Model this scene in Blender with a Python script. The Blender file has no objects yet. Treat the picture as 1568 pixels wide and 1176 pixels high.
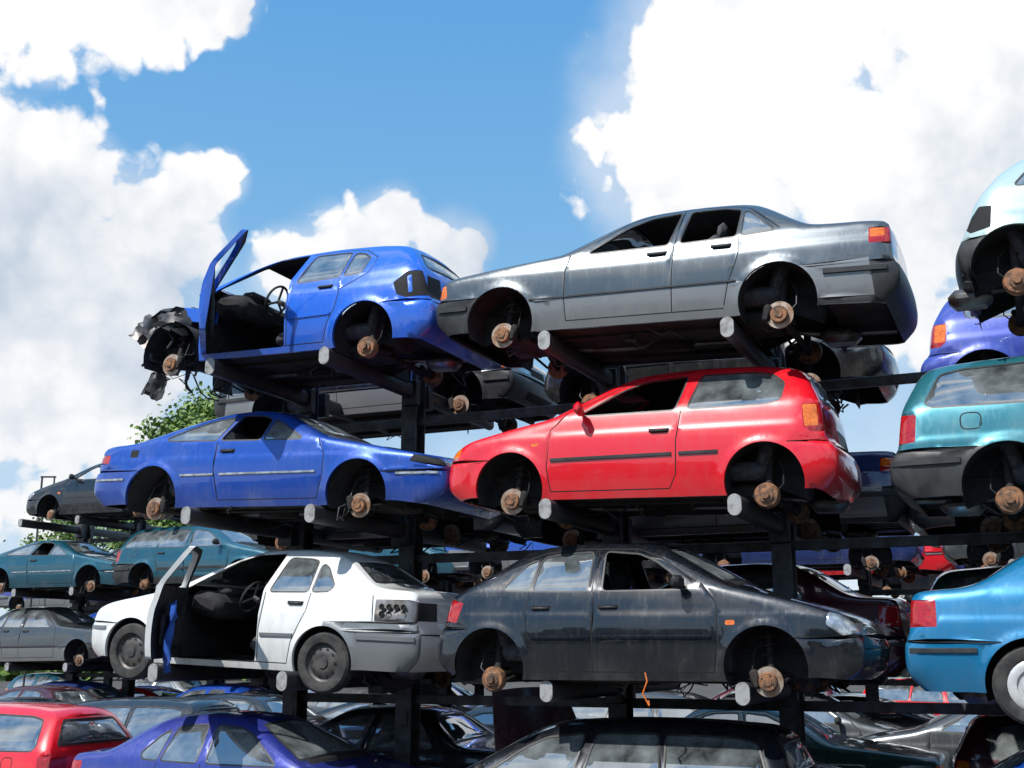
import bpy, bmesh, math, random, time
import numpy as np
from mathutils import Vector, Matrix
from mathutils.geometry import delaunay_2d_cdt
T0=time.time()
random.seed(7); np.random.seed(7)
scene=bpy.context.scene

# ------------------------------------------------------------ materials
def newmat(name):
    m=bpy.data.materials.new(name); m.use_nodes=True
    nt=m.node_tree; b=nt.nodes['Principled BSDF']
    return m,nt,b
def mapr(nt,src,a,b,c,d):
    n=nt.nodes.new('ShaderNodeMapRange'); n.inputs[1].default_value=a; n.inputs[2].default_value=b
    n.inputs[3].default_value=c; n.inputs[4].default_value=d; nt.links.new(src,n.inputs[0]); return n.outputs[0]
def noise(nt,scale,detail=4,rough=.55,coord='Object',vscale=None):
    tc=nt.nodes.new('ShaderNodeTexCoord'); n=nt.nodes.new('ShaderNodeTexNoise')
    n.inputs['Scale'].default_value=scale; n.inputs['Detail'].default_value=detail; n.inputs['Roughness'].default_value=rough
    src=tc.outputs[coord]
    if vscale:
        mp=nt.nodes.new('ShaderNodeMapping'); mp.inputs['Scale'].default_value=vscale
        nt.links.new(src,mp.inputs[0]); src=mp.outputs[0]
    nt.links.new(src,n.inputs['Vector']); return n.outputs['Fac']
def mixc(nt,fac,a,b):
    n=nt.nodes.new('ShaderNodeMix'); n.data_type='RGBA'
    if hasattr(fac,'links'): nt.links.new(fac,n.inputs[0])
    else: n.inputs[0].default_value=fac
    for i,v in ((6,a),(7,b)):
        if hasattr(v,'links'): nt.links.new(v,n.inputs[i])
        else: n.inputs[i].default_value=(*v,1)
    return n.outputs[2]
def simple(name,col,rough=.5,metal=0,col2=None,nscale=8,bump=0,coat=0,lo=.4,hi=.62):
    m,nt,b=newmat(name)
    b.inputs['Roughness'].default_value=rough; b.inputs['Metallic'].default_value=metal
    b.inputs['Coat Weight'].default_value=coat
    if col2 is None: col2=tuple(c*.7 for c in col)
    f=noise(nt,nscale,4)
    nt.links.new(mixc(nt,mapr(nt,f,lo,hi,0,1),col,col2),b.inputs['Base Color'])
    if bump:
        bp=nt.nodes.new('ShaderNodeBump'); bp.inputs['Strength'].default_value=bump; bp.inputs['Distance'].default_value=.01
        nt.links.new(noise(nt,nscale*5,3),bp.inputs['Height']); nt.links.new(bp.outputs[0],b.inputs['Normal'])
    return m
def paint(name,col,metal=0.0,rough=.28,dirt=.4):
    m,nt,b=newmat(name)
    f=noise(nt,3.2,5,.62); f2=noise(nt,26,2,.6,vscale=(1,1,.18)); 
    d1=mapr(nt,f,.47,.72,0,.28*dirt); d2=mapr(nt,f2,.52,.75,0,.28*dirt)
    tc=nt.nodes.new('ShaderNodeTexCoord'); sx=nt.nodes.new('ShaderNodeSeparateXYZ'); nt.links.new(tc.outputs['Object'],sx.inputs[0])
    low=mapr(nt,sx.outputs[2],.18,.50,.8*dirt,0.0)
    a=nt.nodes.new('ShaderNodeMath'); a.operation='ADD'; nt.links.new(d1,a.inputs[0]); nt.links.new(d2,a.inputs[1])
    mul=nt.nodes.new('ShaderNodeMath'); mul.operation='MULTIPLY'; nt.links.new(low,mul.inputs[0]); nt.links.new(mapr(nt,f,.3,.65,.25,1),mul.inputs[1])
    a2=nt.nodes.new('ShaderNodeMath'); a2.operation='ADD'; a2.use_clamp=True; nt.links.new(a.outputs[0],a2.inputs[0]); nt.links.new(mul.outputs[0],a2.inputs[1])
    dust=(.16,.15,.13) if sum(col)>.25 else (.09,.085,.075)
    nt.links.new(mixc(nt,a2.outputs[0],col,dust),b.inputs['Base Color'])
    b.inputs['Metallic'].default_value=metal
    nt.links.new(mapr(nt,a2.outputs[0],0,.4,rough,rough+.35),b.inputs['Roughness'])
    b.inputs['Coat Weight'].default_value=1.0; b.inputs['Coat IOR'].default_value=1.58
    nt.links.new(mapr(nt,a2.outputs[0],0.02,.3,.015,.35),b.inputs['Coat Roughness'])
    bp=nt.nodes.new('ShaderNodeBump'); bp.inputs['Strength'].default_value=.09; bp.inputs['Distance'].default_value=.02
    nt.links.new(noise(nt,2.0,2,.45),bp.inputs['Height']); nt.links.new(bp.outputs[0],b.inputs['Coat Normal']); nt.links.new(bp.outputs[0],b.inputs['Normal'])
    return m
def glassmat():
    m,nt,b=newmat('car_glass'); nt.nodes.remove(b); out=nt.nodes['Material Output']
    tr=nt.nodes.new('ShaderNodeBsdfTransparent'); tr.inputs[0].default_value=(.62,.72,.70,1)
    gl=nt.nodes.new('ShaderNodeBsdfGlossy'); gl.inputs[0].default_value=(.9,.95,1,1); gl.inputs[1].default_value=.03
    fr=nt.nodes.new('ShaderNodeFresnel'); fr.inputs[0].default_value=1.6
    m1=nt.nodes.new('ShaderNodeMixShader')
    nt.links.new(mapr(nt,fr.outputs[0],0,.9,.36,1.0),m1.inputs[0]); nt.links.new(tr.outputs[0],m1.inputs[1]); nt.links.new(gl.outputs[0],m1.inputs[2])
    df=nt.nodes.new('ShaderNodeBsdfDiffuse'); df.inputs[0].default_value=(.50,.56,.58,1)
    m2=nt.nodes.new('ShaderNodeMixShader'); nt.links.new(mapr(nt,noise(nt,3,4,.6),.35,.7,.05,.34),m2.inputs[0])
    nt.links.new(m1.outputs[0],m2.inputs[1]); nt.links.new(df.outputs[0],m2.inputs[2]); nt.links.new(m2.outputs[0],out.inputs[0])
    return m
M_glass=glassmat()
M_black=simple('black_plastic',(.020,.021,.023),.45,col2=(.045,.045,.045),nscale=5)
M_seam=simple('panel_gap',(.006,.006,.007),.8)
M_int=simple('interior_trim',(.026,.026,.029),.85,col2=(.012,.012,.013))
M_under=simple('underbody',(.013,.012,.012),.8,col2=(.050,.034,.026),nscale=4,bump=.5,lo=.48,hi=.78)
M_rust=simple('rusty_hub',(.36,.17,.085),.75,.3,col2=(.11,.07,.05),nscale=16,bump=.6)
M_disc=simple('brake_disc_steel',(.48,.40,.33),.45,.5,col2=(.30,.17,.10),nscale=9,bump=.2)
M_red=simple('tail_lamp_red',(.45,.01,.012),.15,col2=(.3,.008,.01),coat=1,nscale=40)
M_amber=simple('lamp_amber',(.85,.20,.01),.18,col2=(.6,.12,.01),coat=1,nscale=40)
M_lens=simple('head_lamp_lens',(.55,.57,.58),.12,.6,col2=(.25,.27,.28),coat=1,nscale=12)
M_tyre=simple('tyre_rubber',(.025,.025,.026),.85,col2=(.06,.058,.055),nscale=9)
M_rim=simple('steel_rim',(.06,.06,.063),.5,.4,col2=(.12,.11,.10),nscale=9)
M_seat=simple('seat_fabric',(.05,.052,.06),.95,col2=(.09,.09,.1),nscale=20)
M_clad=paint('sill_cladding',(.19,.20,.21),.25,.4)
M_bare=simple('bare_metal',(.22,.22,.225),.4,.7,col2=(.10,.085,.075),nscale=6)
M_wcover=simple('wheel_cover',(.62,.63,.64),.35,.2,col2=(.5,.5,.5))
M_cloth=simple('blue_cloth',(.02,.12,.55),.9,col2=(.01,.06,.3),nscale=5)
BASE=[None,M_glass,M_black,M_seam,M_int,M_under,M_rust,M_red,M_amber,M_lens,M_tyre,M_rim,M_seat,M_clad,M_disc,M_bare,M_wcover,M_cloth]
K=dict(paint=0,glass=1,black=2,seam=3,int=4,under=5,rust=6,red=7,amber=8,lens=9,tyre=10,rim=11,seat=12,clad=13,disc=14,bare=15,cover=16,cloth=17)

# ------------------------------------------------------------ mesh helpers
class Buf:
    def __init__(s): s.v=[]; s.f=[]; s.m=[]
    def add(s,v,f,mat,M=None):
        o=len(s.v)
        if M is not None: v=[M@Vector(p) for p in v]
        s.v.extend([tuple(p) for p in v])
        s.f.extend([tuple(i+o for i in q) for q in f])
        if isinstance(mat,(list,tuple)): s.m.extend(mat)
        else: s.m.extend([mat]*len(f))
    def mesh(s,name,mats,angle=38,merge=2e-4):
        me=bpy.data.meshes.new(name); me.from_pydata(s.v,[],s.f)
        for m in mats: me.materials.append(m)
        me.polygons.foreach_set('material_index',s.m)
        if merge:
            bm=bmesh.new(); bm.from_mesh(me); bmesh.ops.remove_doubles(bm,verts=bm.verts,dist=merge); bm.to_mesh(me); bm.free()
        me.polygons.foreach_set('use_smooth',[True]*len(me.polygons))
        me.set_sharp_from_angle(angle=math.radians(angle)); me.update()
        return me
_hull={}
def rbox(buf,c,size,b,mat,rot=(0,0,0),M=None):
    key=(tuple(round(q,4) for q in size),round(b,4))
    if key not in _hull:
        h=[q/2 for q in size]; b=min(b,min(h)*.95); bm=bmesh.new()
        for sx in(-1,1):
            for sy in(-1,1):
                for sz in(-1,1):
                    for k in range(3):
                        p=[sx*(h[0]-b),sy*(h[1]-b),sz*(h[2]-b)]; p[k]=(sx,sy,sz)[k]*h[k]; bm.verts.new(p)
        bmesh.ops.convex_hull(bm,input=bm.verts); bmesh.ops.dissolve_limit(bm,angle_limit=.01,verts=bm.verts,edges=bm.edges)
        bm.verts.index_update()
        _hull[key]=([v.co.copy() for v in bm.verts],[tuple(v.index for v in f.verts) for f in bm.faces]); bm.free()
    v,f=_hull[key]
    X=Matrix.Translation(c)@Matrix.Rotation(rot[2],4,'Z')@Matrix.Rotation(rot[1],4,'Y')@Matrix.Rotation(rot[0],4,'X')
    if M is not None: X=M@X
    buf.add(v,f,mat,X)
def lathe(buf,prof,c,mat,n=24,sgn=1,M=None):
    v=[];f=[];m=[]
    for r,h in [p[:2] for p in prof]:
        for k in range(n):
            a=2*math.pi*k/n; v.append((c[0]+r*math.cos(a),c[1]+sgn*h,c[2]+r*math.sin(a)))
    for i in range(len(prof)-1):
        mm=prof[i][2] if len(prof[i])>2 else mat
        for k in range(n):
            q=(i*n+k,i*n+(k+1)%n,(i+1)*n+(k+1)%n,(i+1)*n+k)
            f.append(q if sgn>0 else q[::-1]); m.append(mm)
    buf.add(v,f,m,M)
def tube(buf,path,r,mat,n=8,M=None):
    P=[Vector(p) for p in path]; v=[];f=[]
    for i,p in enumerate(P):
        t=(P[min(i+1,len(P)-1)]-P[max(i-1,0)]).normalized()
        a=t.orthogonal().normalized() if i==0 else (a-t*a.dot(t)).normalized()
        b=t.cross(a); rr=r[i] if isinstance(r,(list,tuple)) else r
        for k in range(n):
            an=2*math.pi*k/n; v.append(p+a*math.cos(an)*rr+b*math.sin(an)*rr)
    for i in range(len(P)-1):
        for k in range(n): f.append((i*n+k,i*n+(k+1)%n,(i+1)*n+(k+1)%n,(i+1)*n+k))
    f.append(tuple(range(n))[::-1]); f.append(tuple((len(P)-1)*n+k for k in range(n)))
    buf.add(v,f,mat,M)
def crumple(buf,c,size,rot,mat,amp=.04,n=7,M=None,seed=0):
    rs=random.Random(seed); v=[];f=[]
    for i in range(n):
        for j in range(n):
            x=(i/(n-1)-.5)*size[0]; y=(j/(n-1)-.5)*size[1]
            if i in(0,n-1) or j in(0,n-1): x+=rs.uniform(-1,1)*size[0]*.06; y+=rs.uniform(-1,1)*size[1]*.06
            v.append((x,y,rs.uniform(-amp,amp)+.12*size[0]*math.sin(3*x/size[0]+seed)))
    o=len(v); v+= [(a,b,z-.008) for a,b,z in v]
    for i in range(n-1):
        for j in range(n-1):
            q=(i*n+j,(i+1)*n+j,(i+1)*n+j+1,i*n+j+1); f.append(q); f.append(tuple(k+o for k in q[::-1]))
    X=Matrix.Translation(c)@Matrix.Rotation(rot[2],4,'Z')@Matrix.Rotation(rot[1],4,'Y')@Matrix.Rotation(rot[0],4,'X')
    buf.add(v,f,mat,X if M is None else M@X)

def chaikin(p,n=2):
    p=np.array(p,float)
    for _ in range(n):
        q=[p[0]]
        for a,b in zip(p[:-1],p[1:]): q+= [a*.8+b*.2,a*.2+b*.8]
        q.append(p[-1]); p=np.array(q)
    return p
def resample(p,step):
    p=np.array(p,float); d=np.r_[0,np.cumsum(np.hypot(*np.diff(p,axis=0).T))]; n=max(1,int(round(d[-1]/step)))
    t=np.linspace(0,d[-1],n+1); return np.c_[np.interp(t,d,p[:,0]),np.interp(t,d,p[:,1])]
def inpoly(P,poly):
    x,y=P[:,0],P[:,1]; c=np.zeros(len(P),bool); n=len(poly); j=n-1
    for i in range(n):
        xi,yi=poly[i]; xj,yj=poly[j]
        if yi!=yj: c^=((yi>y)!=(yj>y))&(x<(xj-xi)*(y-yi)/(yj-yi)+xi)
        j=i
    return c
def rpoly(pts,r=.03,k=3):
    out=[];n=len(pts)
    for i in range(n):
        a,b,c=np.array(pts[i-1],float),np.array(pts[i],float),np.array(pts[(i+1)%n],float)
        la,lc=np.linalg.norm(a-b),np.linalg.norm(c-b); rr=min(r,la*.4,lc*.4)
        p,q=b+(a-b)/la*rr,b+(c-b)/lc*rr
        for j in range(k+1):
            t=j/k; out.append(tuple((1-t)**2*p+2*t*(1-t)*b+t*t*q))
    return out
def grow(poly,d):
    P=np.array(poly); A=.5*np.sum(P[:,0]*np.roll(P[:,1],-1)-np.roll(P[:,0],-1)*P[:,1]); s=1 if A>0 else -1
    t=np.roll(P,-1,0)-np.roll(P,1,0); t/=np.maximum(np.hypot(t[:,0],t[:,1])[:,None],1e-9)
    return [tuple(q) for q in P+s*d*np.c_[t[:,1],-t[:,0]]]
def strip(pts,w):
    P=np.array(pts,float); t=np.zeros_like(P); t[1:-1]=P[2:]-P[:-2]; t[0]=P[1]-P[0]; t[-1]=P[-1]-P[-2]
    t/=np.hypot(t[:,0],t[:,1])[:,None]; n=np.c_[-t[:,1],t[:,0]]*w/2
    return [tuple(q) for q in np.r_[P+n,(P-n)[::-1]]]
def cdt(points,loops):
    V=[];E=[]
    for L in loops:
        o=len(V); V+= [Vector((float(a),float(b))) for a,b in L]; n=len(L)
        E+= [(o+i,o+(i+1)%n) for i in range(n)]
    V+= [Vector((float(a),float(b))) for a,b in points]
    r=delaunay_2d_cdt(V,E,[],0,1e-5)
    return np.array([(a.x,a.y) for a in r[0]]),np.array([f for f in r[2] if len(f)==3])

# ------------------------------------------------------------ car shape
class Shape:
    def __init__(s,sp):
        s.sp=sp; s.S=resample(chaikin(sp['sil'],2),.045); S=s.S
        t=np.gradient(S,axis=0); t/=np.hypot(t[:,0],t[:,1])[:,None]; s.N=np.c_[-t[:,1],t[:,0]]
        s.s=np.r_[0,np.cumsum(np.hypot(*np.diff(S,axis=0).T))]
        s.bx=[p[0] for p in sp['belt']]; s.bz=[p[1] for p in sp['belt']]
        ab=S[:,1]>np.interp(S[:,0],s.bx,s.bz)+.03; st=np.abs(s.N[:,0])
        er,ei,ec,sr,si=sp.get('ends',(.27,.115,.075,.11,.042))
        r=np.where(ab,np.where(st>.75,.15,.08),np.where(st>.7,er,sr)); a=np.where(ab,np.where(st>.75,.07,.04),np.where(st>.7,ei,si))
        cr=np.where(ab,np.where(s.N[:,0]<-.3,.07,np.where(s.N[:,0]>.3,.05,.03)),np.where(st>.7,np.where(s.N[:,0]<0,ec,ec*.6),.025))
        k=np.ones(9)/9; pad=lambda q:np.convolve(np.pad(q,4,'edge'),k,'valid')
        s.r,s.a,s.cr=pad(r),pad(a),pad(cr); s.We=s.side(S)[0]
    def dist(s,P):
        A=s.S[:-1];B=s.S[1:]; D=B-A; L2=(D**2).sum(1); best=np.full(len(P),9.);idx=np.zeros(len(P))
        for i in range(len(A)):
            t=np.clip(((P-A[i])@D[i])/L2[i],0,1); q=P-(A[i]+t[:,None]*D[i]); d=np.hypot(q[:,0],q[:,1]); m=d<best
            best[m]=d[m]; idx[m]=i+t[m]
        return best,idx
    def side(s,P):
        sp=s.sp; x,z=P[:,0],P[:,1]; d,ix=s.dist(P); n=np.arange(len(s.S)); r=np.interp(ix,n,s.r); a=np.interp(ix,n,s.a)
        y=sp['hw']-.34*(z-.55)**2-.03*(2*x/sp['L']-1)**4
        tb=np.maximum(0,z-np.interp(x,s.bx,s.bz)); y-=sp.get('tum',.36)*tb*tb/(tb+.05)
        cz=sp.get('crease',.72)+.03*(x/sp['L']); y-=.011/(1+np.exp(-(z-cz)/.014))
        for xw in(sp['xf'],sp['xr']):
            rr=np.hypot(x-xw,z-.31); y+=.018*np.exp(-((rr-sp['R'])/.045)**2)*(z>.2)
        t=np.clip(1-d/r,0,1); y-=a*(1-np.sqrt(np.maximum(0,1-t*t)))
        return y,d
    def at(s,x,z):
        return s.s[int(np.argmin(np.hypot(s.S[:,0]-x,s.S[:,1]-z)))]
    def wrap(s,sq,off=0):
        ss=sq[:,0]; q=sq[:,1]/.75; x=np.interp(ss,s.s,s.S[:,0]); z=np.interp(ss,s.s,s.S[:,1])
        nx=np.interp(ss,s.s,s.N[:,0]); nz=np.interp(ss,s.s,s.N[:,1]); c=np.interp(ss,s.s,s.cr)*(1-np.abs(q)**2.4)+off; w=np.interp(ss,s.s,s.We)
        return np.c_[x+nx*c,q*w,z+nz*c]
def bedges(T):
    c={}
    for t in T:
        for i in range(3):
            e=(t[i],t[(i+1)%3]); k=(min(e),max(e)); c[k]=c.get(k,0)+1
    return [k for k,v in c.items() if v==1]
def emit(buf,shp,P,T,kinds,mapf,sgn,door=None):
    rev=(lambda t:t[::-1]) if sgn>0 else (lambda t:t)
    hole=np.isin(kinds,['open','cut','glass']); sol=T[~hole]; sk=kinds[~hole]
    P0=mapf(P,0); Pi=mapf(P,-.035)
    buf.add(P0,[rev(tuple(t)) for t in sol],[K[k] for k in sk])
    if sol.size: buf.add(Pi,[rev(tuple(t))[::-1] for t in sol],K['int'])
    g=T[kinds=='glass']
    if g.size: buf.add(mapf(P,-.008),[rev(tuple(t)) for t in g],K['glass'])
    return sol,P0,Pi
def build_side(buf,shp,feats,sgn,door=None,xlim=None):
    sp=shp.sp; S=shp.S; xf,xr,R=sp['xf'],sp['xr'],sp['R']; zs=sp.get('sill',.2)
    bot=resample([tuple(S[-1]),(xr+.42,zs+.05),(xr-.3,zs),(xf+.3,zs),(xf-.42,zs+.04),tuple(S[0])],.06)[1:-1]
    bound=[tuple(p) for p in S]+[tuple(p) for p in bot]
    arches=[]
    for xw in(xf,xr):
        arches.append([(xw+R*math.cos(a)*1.0,.31+R*math.sin(a)) for a in np.linspace(-.1*math.pi,1.1*math.pi,34)]+[(xw-R*.98,0),(xw+R*.98,0)])
    F=list(feats)+[(a,'cut') for a in arches]
    if door: F.append((door,'cut'))
    pts=[]
    for d in(.003,.01,.022,.04,.065,.1): 
        q=S-shp.N*d; dd,_=shp.dist(q); pts.append(q[dd>.96*d])
    gx,gz=np.meshgrid(np.arange(.02,sp['L'],.05),np.arange(.2,1.6,.045)); g=np.c_[gx.ravel(),gz.ravel()]; dd,_=shp.dist(g)
    cz=sp.get('crease',.72); far=np.abs(g[:,1]-cz-.03*g[:,0]/sp['L'])>.062; pts.append(g[(dd>.115)&far])
    for dz in(-.05,-.032,-.016,0,.016,.032,.05): 
        q=np.array([(x,cz+.03*x/sp['L']+dz) for x in np.arange(.1,sp['L']-.05,.04)]); dd,_=shp.dist(q); pts.append(q[dd>.05])
    for xw in(xf,xr):
        for rr in(.02,.045,.08): pts.append(np.array([(xw+(R+rr)*math.cos(a),.31+(R+rr)*math.sin(a)) for a in np.linspace(0,math.pi,26)]))
    pts=np.vstack(pts); pts=pts[inpoly(pts,bound)]
    P,T=cdt(pts,[bound]+[f[0] for f in F])
    C=P[T].mean(1); ok=inpoly(C,bound); T=T[ok]; C=C[ok]
    kinds=np.full(len(T),'paint',dtype='<U8')
    for poly,k in F: kinds[inpoly(C,poly)]=k
    y,d=shp.side(P)
    mapf=lambda P,off:np.c_[P[:,0],sgn*(y+off),P[:,1]]
    sol,P0,Pi=emit(buf,shp,P,T,kinds,mapf,sgn)
    fl=[];
    for a,b in bedges(sol.tolist()):
        if d[a]>1e-3 or d[b]>1e-3: fl.append((a,b))
    v=[];f=[]
    for a,b in fl:
        o=len(v); v+= [P0[a],P0[b],Pi[b],Pi[a]]; f.append((o,o+1,o+2,o+3))
    buf.add(v,f,K['paint'])
    return P,T,kinds,y
def build_wrap(buf,shp,feats):
    S=shp.s; n=len(S); q0=.75
    bound=[(a,-q0) for a in S]+[(a,q0) for a in S[::-1]]
    pts=[(a,q*.75) for a in S[1:-1] for q in(-.97,-.9,-.78,-.62,-.45,-.3,-.15,0,.15,.3,.45,.62,.78,.9,.97)]
    P,T=cdt(pts,[bound]+[[(a,b*.75) for a,b in f[0]] for f in feats])
    C=P[T].mean(1); ok=(np.abs(C[:,1])<q0)&(C[:,0]>S[0])&(C[:,0]<S[-1]); T=T[ok];C=C[ok]
    kinds=np.full(len(T),'paint',dtype='<U8')
    for poly,k in feats: kinds[inpoly(C,[(a,b*.75) for a,b in poly])]=k
    sol,P0,Pi=emit(buf,shp,P,T,kinds,lambda P,off:shp.wrap(P,off*.7),-1)
    v=[];f=[]
    for a,b in bedges(sol.tolist()):
        if abs(P[a][1])>q0-1e-3 and abs(P[b][1])>q0-1e-3: continue
        o=len(v); v+= [P0[a],P0[b],Pi[b],Pi[a]]; f.append((o,o+1,o+2,o+3))
    buf.add(v,f,K['paint'])

def hubset(buf,sp,x,sgn,zh,wheel,front):
    y=sp['hw']-.10
    if wheel:
        zh=.30; c=(x,sgn*(sp['hw']-.02),zh)
        lathe(buf,[(.19,-.17,10),(.27,-.18,10),(.297,-.15,10),(.30,-.11,10),(.30,-.05,10),(.297,-.02,10),(.275,0,10),(.20,.005,10),(.192,0,11),(.185,-.03,11),(.165,-.045,11),(.15,-.04,11),(.10,-.015,11),(.06,-.02,11),(.055,-.005,11),(.03,-.005,11),(.0,-.004,11)],c,10,32,sgn)
        for k in range(10):
            a=k*math.pi/5; lathe(buf,[(.017,.0,3),(0,.001,3)],(x+.128*math.cos(a),c[1]-sgn*.026,zh+.128*math.sin(a)),3,8,sgn)
        if wheel=='cover': 
            lathe(buf,[(.19,-.0),(.17,.012),(.125,.01),(.12,-.008),(.09,-.008),(.085,.012),(.05,.018),(.0,.02)],c,16,32,sgn)
    else:
        c=(x,sgn*y,zh)
        if front or sp.get('rdisc'):
            lathe(buf,[(0,-.05,6),(.122,-.035,14),(.124,-.03,3),(.124,-.022,3),(.124,-.01,14),(.122,-.006,14),(.078,-.006,6),(.076,.03,6),(.070,.036,6),(.036,.036,3),(.034,.045,6),(.0,.046,6)],c,6,28,sgn)
            rbox(buf,(x+(.11 if front else -.11),sgn*(y-.02),zh+.02),(.07,.09,.16),.02,K['under'],(0,.2,0))
        else:
            lathe(buf,[(0,-.09,6),(.110,-.07,6),(.113,-.02,6),(.100,.0,6),(.098,.008,6),(.066,.01,14),(.06,.03,6),(.035,.032,3),(.033,.055,6),(.0,.056,6)],c,6,28,sgn)
        for k in range(4):
            a=k*math.pi/2+.5; lathe(buf,[(.009,.034 if front else .012,3),(0,.0385 if front else .014,3)],(x+.052*math.cos(a),c[1]+sgn*.002,zh+.052*math.sin(a)),3,6,sgn)
    yi=sgn*(y-.14)
    tube(buf,[(x,yi+sgn*.06,zh),(x,yi,zh+.15),(x+.02,yi-sgn*.05,.62)],[.04,.035,.024],K['under'],10)
    if front:
        coil=[(x+.02+.065*math.cos(t),yi-sgn*.03+.065*math.sin(t),zh+.2+.012*t) for t in np.linspace(0,26,60)]
        tube(buf,coil,.008,K['under'],5)
    tube(buf,[(x,sgn*(y-.05),zh-.02),(x+.05,sgn*.35,zh+.03)],.028,K['under'],7)
    tube(buf,[(x-.12,sgn*(y-.05),zh),(x-.14,sgn*.3,zh+.06)],.014,K['under'],6)
    tube(buf,[(x+.06,sgn*(y-.06),zh+.02),(x+.14,sgn*(y-.05),zh+.10),(x+.13,sgn*(y-.12),zh+.25),(x+.05,sgn*(y-.2),.56)],.007,K['black'],5)
    Rr=sp['R']+.015; v=[];f=[]; A=np.linspace(-.12*math.pi,1.12*math.pi,20); yo=sp['hw']-.06
    for a in A:
        for yy in(yo,.42): v.append((x+Rr*math.cos(a),sgn*yy,.31+Rr*math.sin(a)))
    for i in range(19): f.append((2*i,2*i+1,2*i+3,2*i+2))
    o=len(v); v.append((x,sgn*.42,.31)); f+= [(2*i+1,2*i+3,o) for i in range(19)]
    buf.add(v,f,K['int'])
def internals(buf,sp,cut=False):
    L,hw,xf,xr=sp['L'],sp['hw'],sp['xf'],sp['xr']; zs=sp.get('sill',.2); cx=sp['cowl'][0]; bz=sp['cowl'][1]
    U=K['under']; I=K['int']; rs=random.Random(int(L*1000))
    rbox(buf,((xf+.42+xr-.40)/2,0,zs+.035),(xr-xf-.80,2*hw-.13,.05),.01,U)
    rbox(buf,((xr+.38+L-.12)/2,0,zs+.13),(max(.1,L-.12-xr-.38),1.3,.05),.01,U)
    rbox(buf,(xr,0,.42),(.85,.86,.06),.02,U)
    if not cut:
        rbox(buf,(xf,0,.45),(.80,.86,.08),.02,U); rbox(buf,(xf+.05,0,.33),(.5,.6,.24),.05,U); rbox(buf,(xf-.1,.1,.26),(.3,.3,.14),.04,U)
    rbox(buf,(xf+.1,0,zs+.04),(.12,.9,.07),.02,U)
    tube(buf,[(xf+.3,.05,zs+.02),(xf+.8,.08,zs),(xr-.5,.1,zs),(xr-.2,.2,zs+.1),(xr+.25,.3,zs+.06),(L-.15,.38,zs+.07)],.027,K['bare'],8)
    rbox(buf,(xr+.38,.25,zs+.02),(.36,.28,.15),.06,K['bare']); rbox(buf,((xf+xr)/2+.1,.1,zs-.0),(.5,.2,.1),.04,U)
    rbox(buf,(xr-.25,-.25,zs+.06),(.4,.5,.16),.05,U); tube(buf,[(xr,-hw+.2,zs),(xr,hw-.2,zs)],.035,U,8)
    for yy in(-.45,.45): rbox(buf,((xf+xr)/2,yy,zs+.0),(xr-xf-.9,.07,.05),.012,U)
    rbox(buf,((xf+xr)/2,0,zs+.06),(xr-xf-.7,.24,.08),.03,U)
    for i in range(11):
        x=rs.uniform(xf-.4,xr+.4); y=rs.uniform(-.7,.7); z=zs+.02; p=[(x,y,z)]
        for k in range(4): x+=rs.uniform(-.14,.14); y+=rs.uniform(-.1,.1); p.append((x,y,z-math.sin((k+1)*.75)*rs.uniform(.04,.18)))
        tube(buf,p,rs.choice([.005,.008,.012]),K['black'],5)
    rbox(buf,(cx+.06,0,(zs+bz)/2+.0),(.05,2*hw-.30,bz-zs-.14),.01,I)
    rbox(buf,(cx+.34,0,bz-.16),(.42,2*hw-.28,.26),.07,I,(0,.15,0)); rbox(buf,(cx+.45,-.37,bz-.02),(.2,.36,.1),.04,I)
    ring=[(.175*math.cos(t),.175*math.sin(t),0) for t in np.linspace(0,2*math.pi,25)]
    Ms=Matrix.Translation((cx+.72,-.36,bz-.06))@Matrix.Rotation(math.radians(-64),4,'Y')
    tube(buf,ring,.014,K['black'],6,M=Ms)
    for a in(0,2.1,4.2): tube(buf,[(0,0,-.02),(.17*math.cos(a),.17*math.sin(a),0)],.014,K['black'],5,M=Ms)
    tube(buf,[(0,0,-.02),(0,0,-.3)],.03,K['black'],6,M=Ms)
    Se=K['seat']; sx=cx+1.12
    for yy in(-.36,.36):
        rbox(buf,(sx,yy,zs+.25),(.50,.48,.16),.06,Se,(0,-.1,0)); rbox(buf,(sx+.30,yy,zs+.58),(.13,.46,.60),.055,Se,(0,.28,0))
        rbox(buf,(sx+.42,yy,zs+.93),(.09,.26,.17),.04,Se,(0,.2,0))
    rx=min(xr-.25,sx+.95)
    rbox(buf,(rx,0,zs+.24),(.48,1.24,.16),.06,Se); rbox(buf,(rx+.24,0,zs+.50),(.13,1.24,.50),.055,Se,(0,.25,0))
    for yy in(-.35,.35): rbox(buf,(rx+.32,yy,zs+.80),(.08,.24,.13),.035,Se,(0,.2,0))
    rbox(buf,(min(rx+.5,L-.50),0,bz-.16),(.30,1.24,.03),.01,I)
def mirror(buf,sp,x,z,sgn,mat):
    rbox(buf,(x,sgn*(sp['hw']+.065),z),(.085,.17,.12),.035,mat,(0,0,sgn*-.2)); tube(buf,[(x,sgn*(sp['hw']-.05),z-.03),(x,sgn*(sp['hw']+.03),z-.02)],.025,mat,6)
def handle(buf,shp,x,z,sgn,mat=2):
    y=shp.side(np.array([[x,z]]))[0][0]; rbox(buf,(x,sgn*(y-.001),z),(.19,.006,.055),.002,K['seam']); rbox(buf,(x,sgn*(y+.016),z+.006),(.165,.022,.024),.008,mat)
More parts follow.
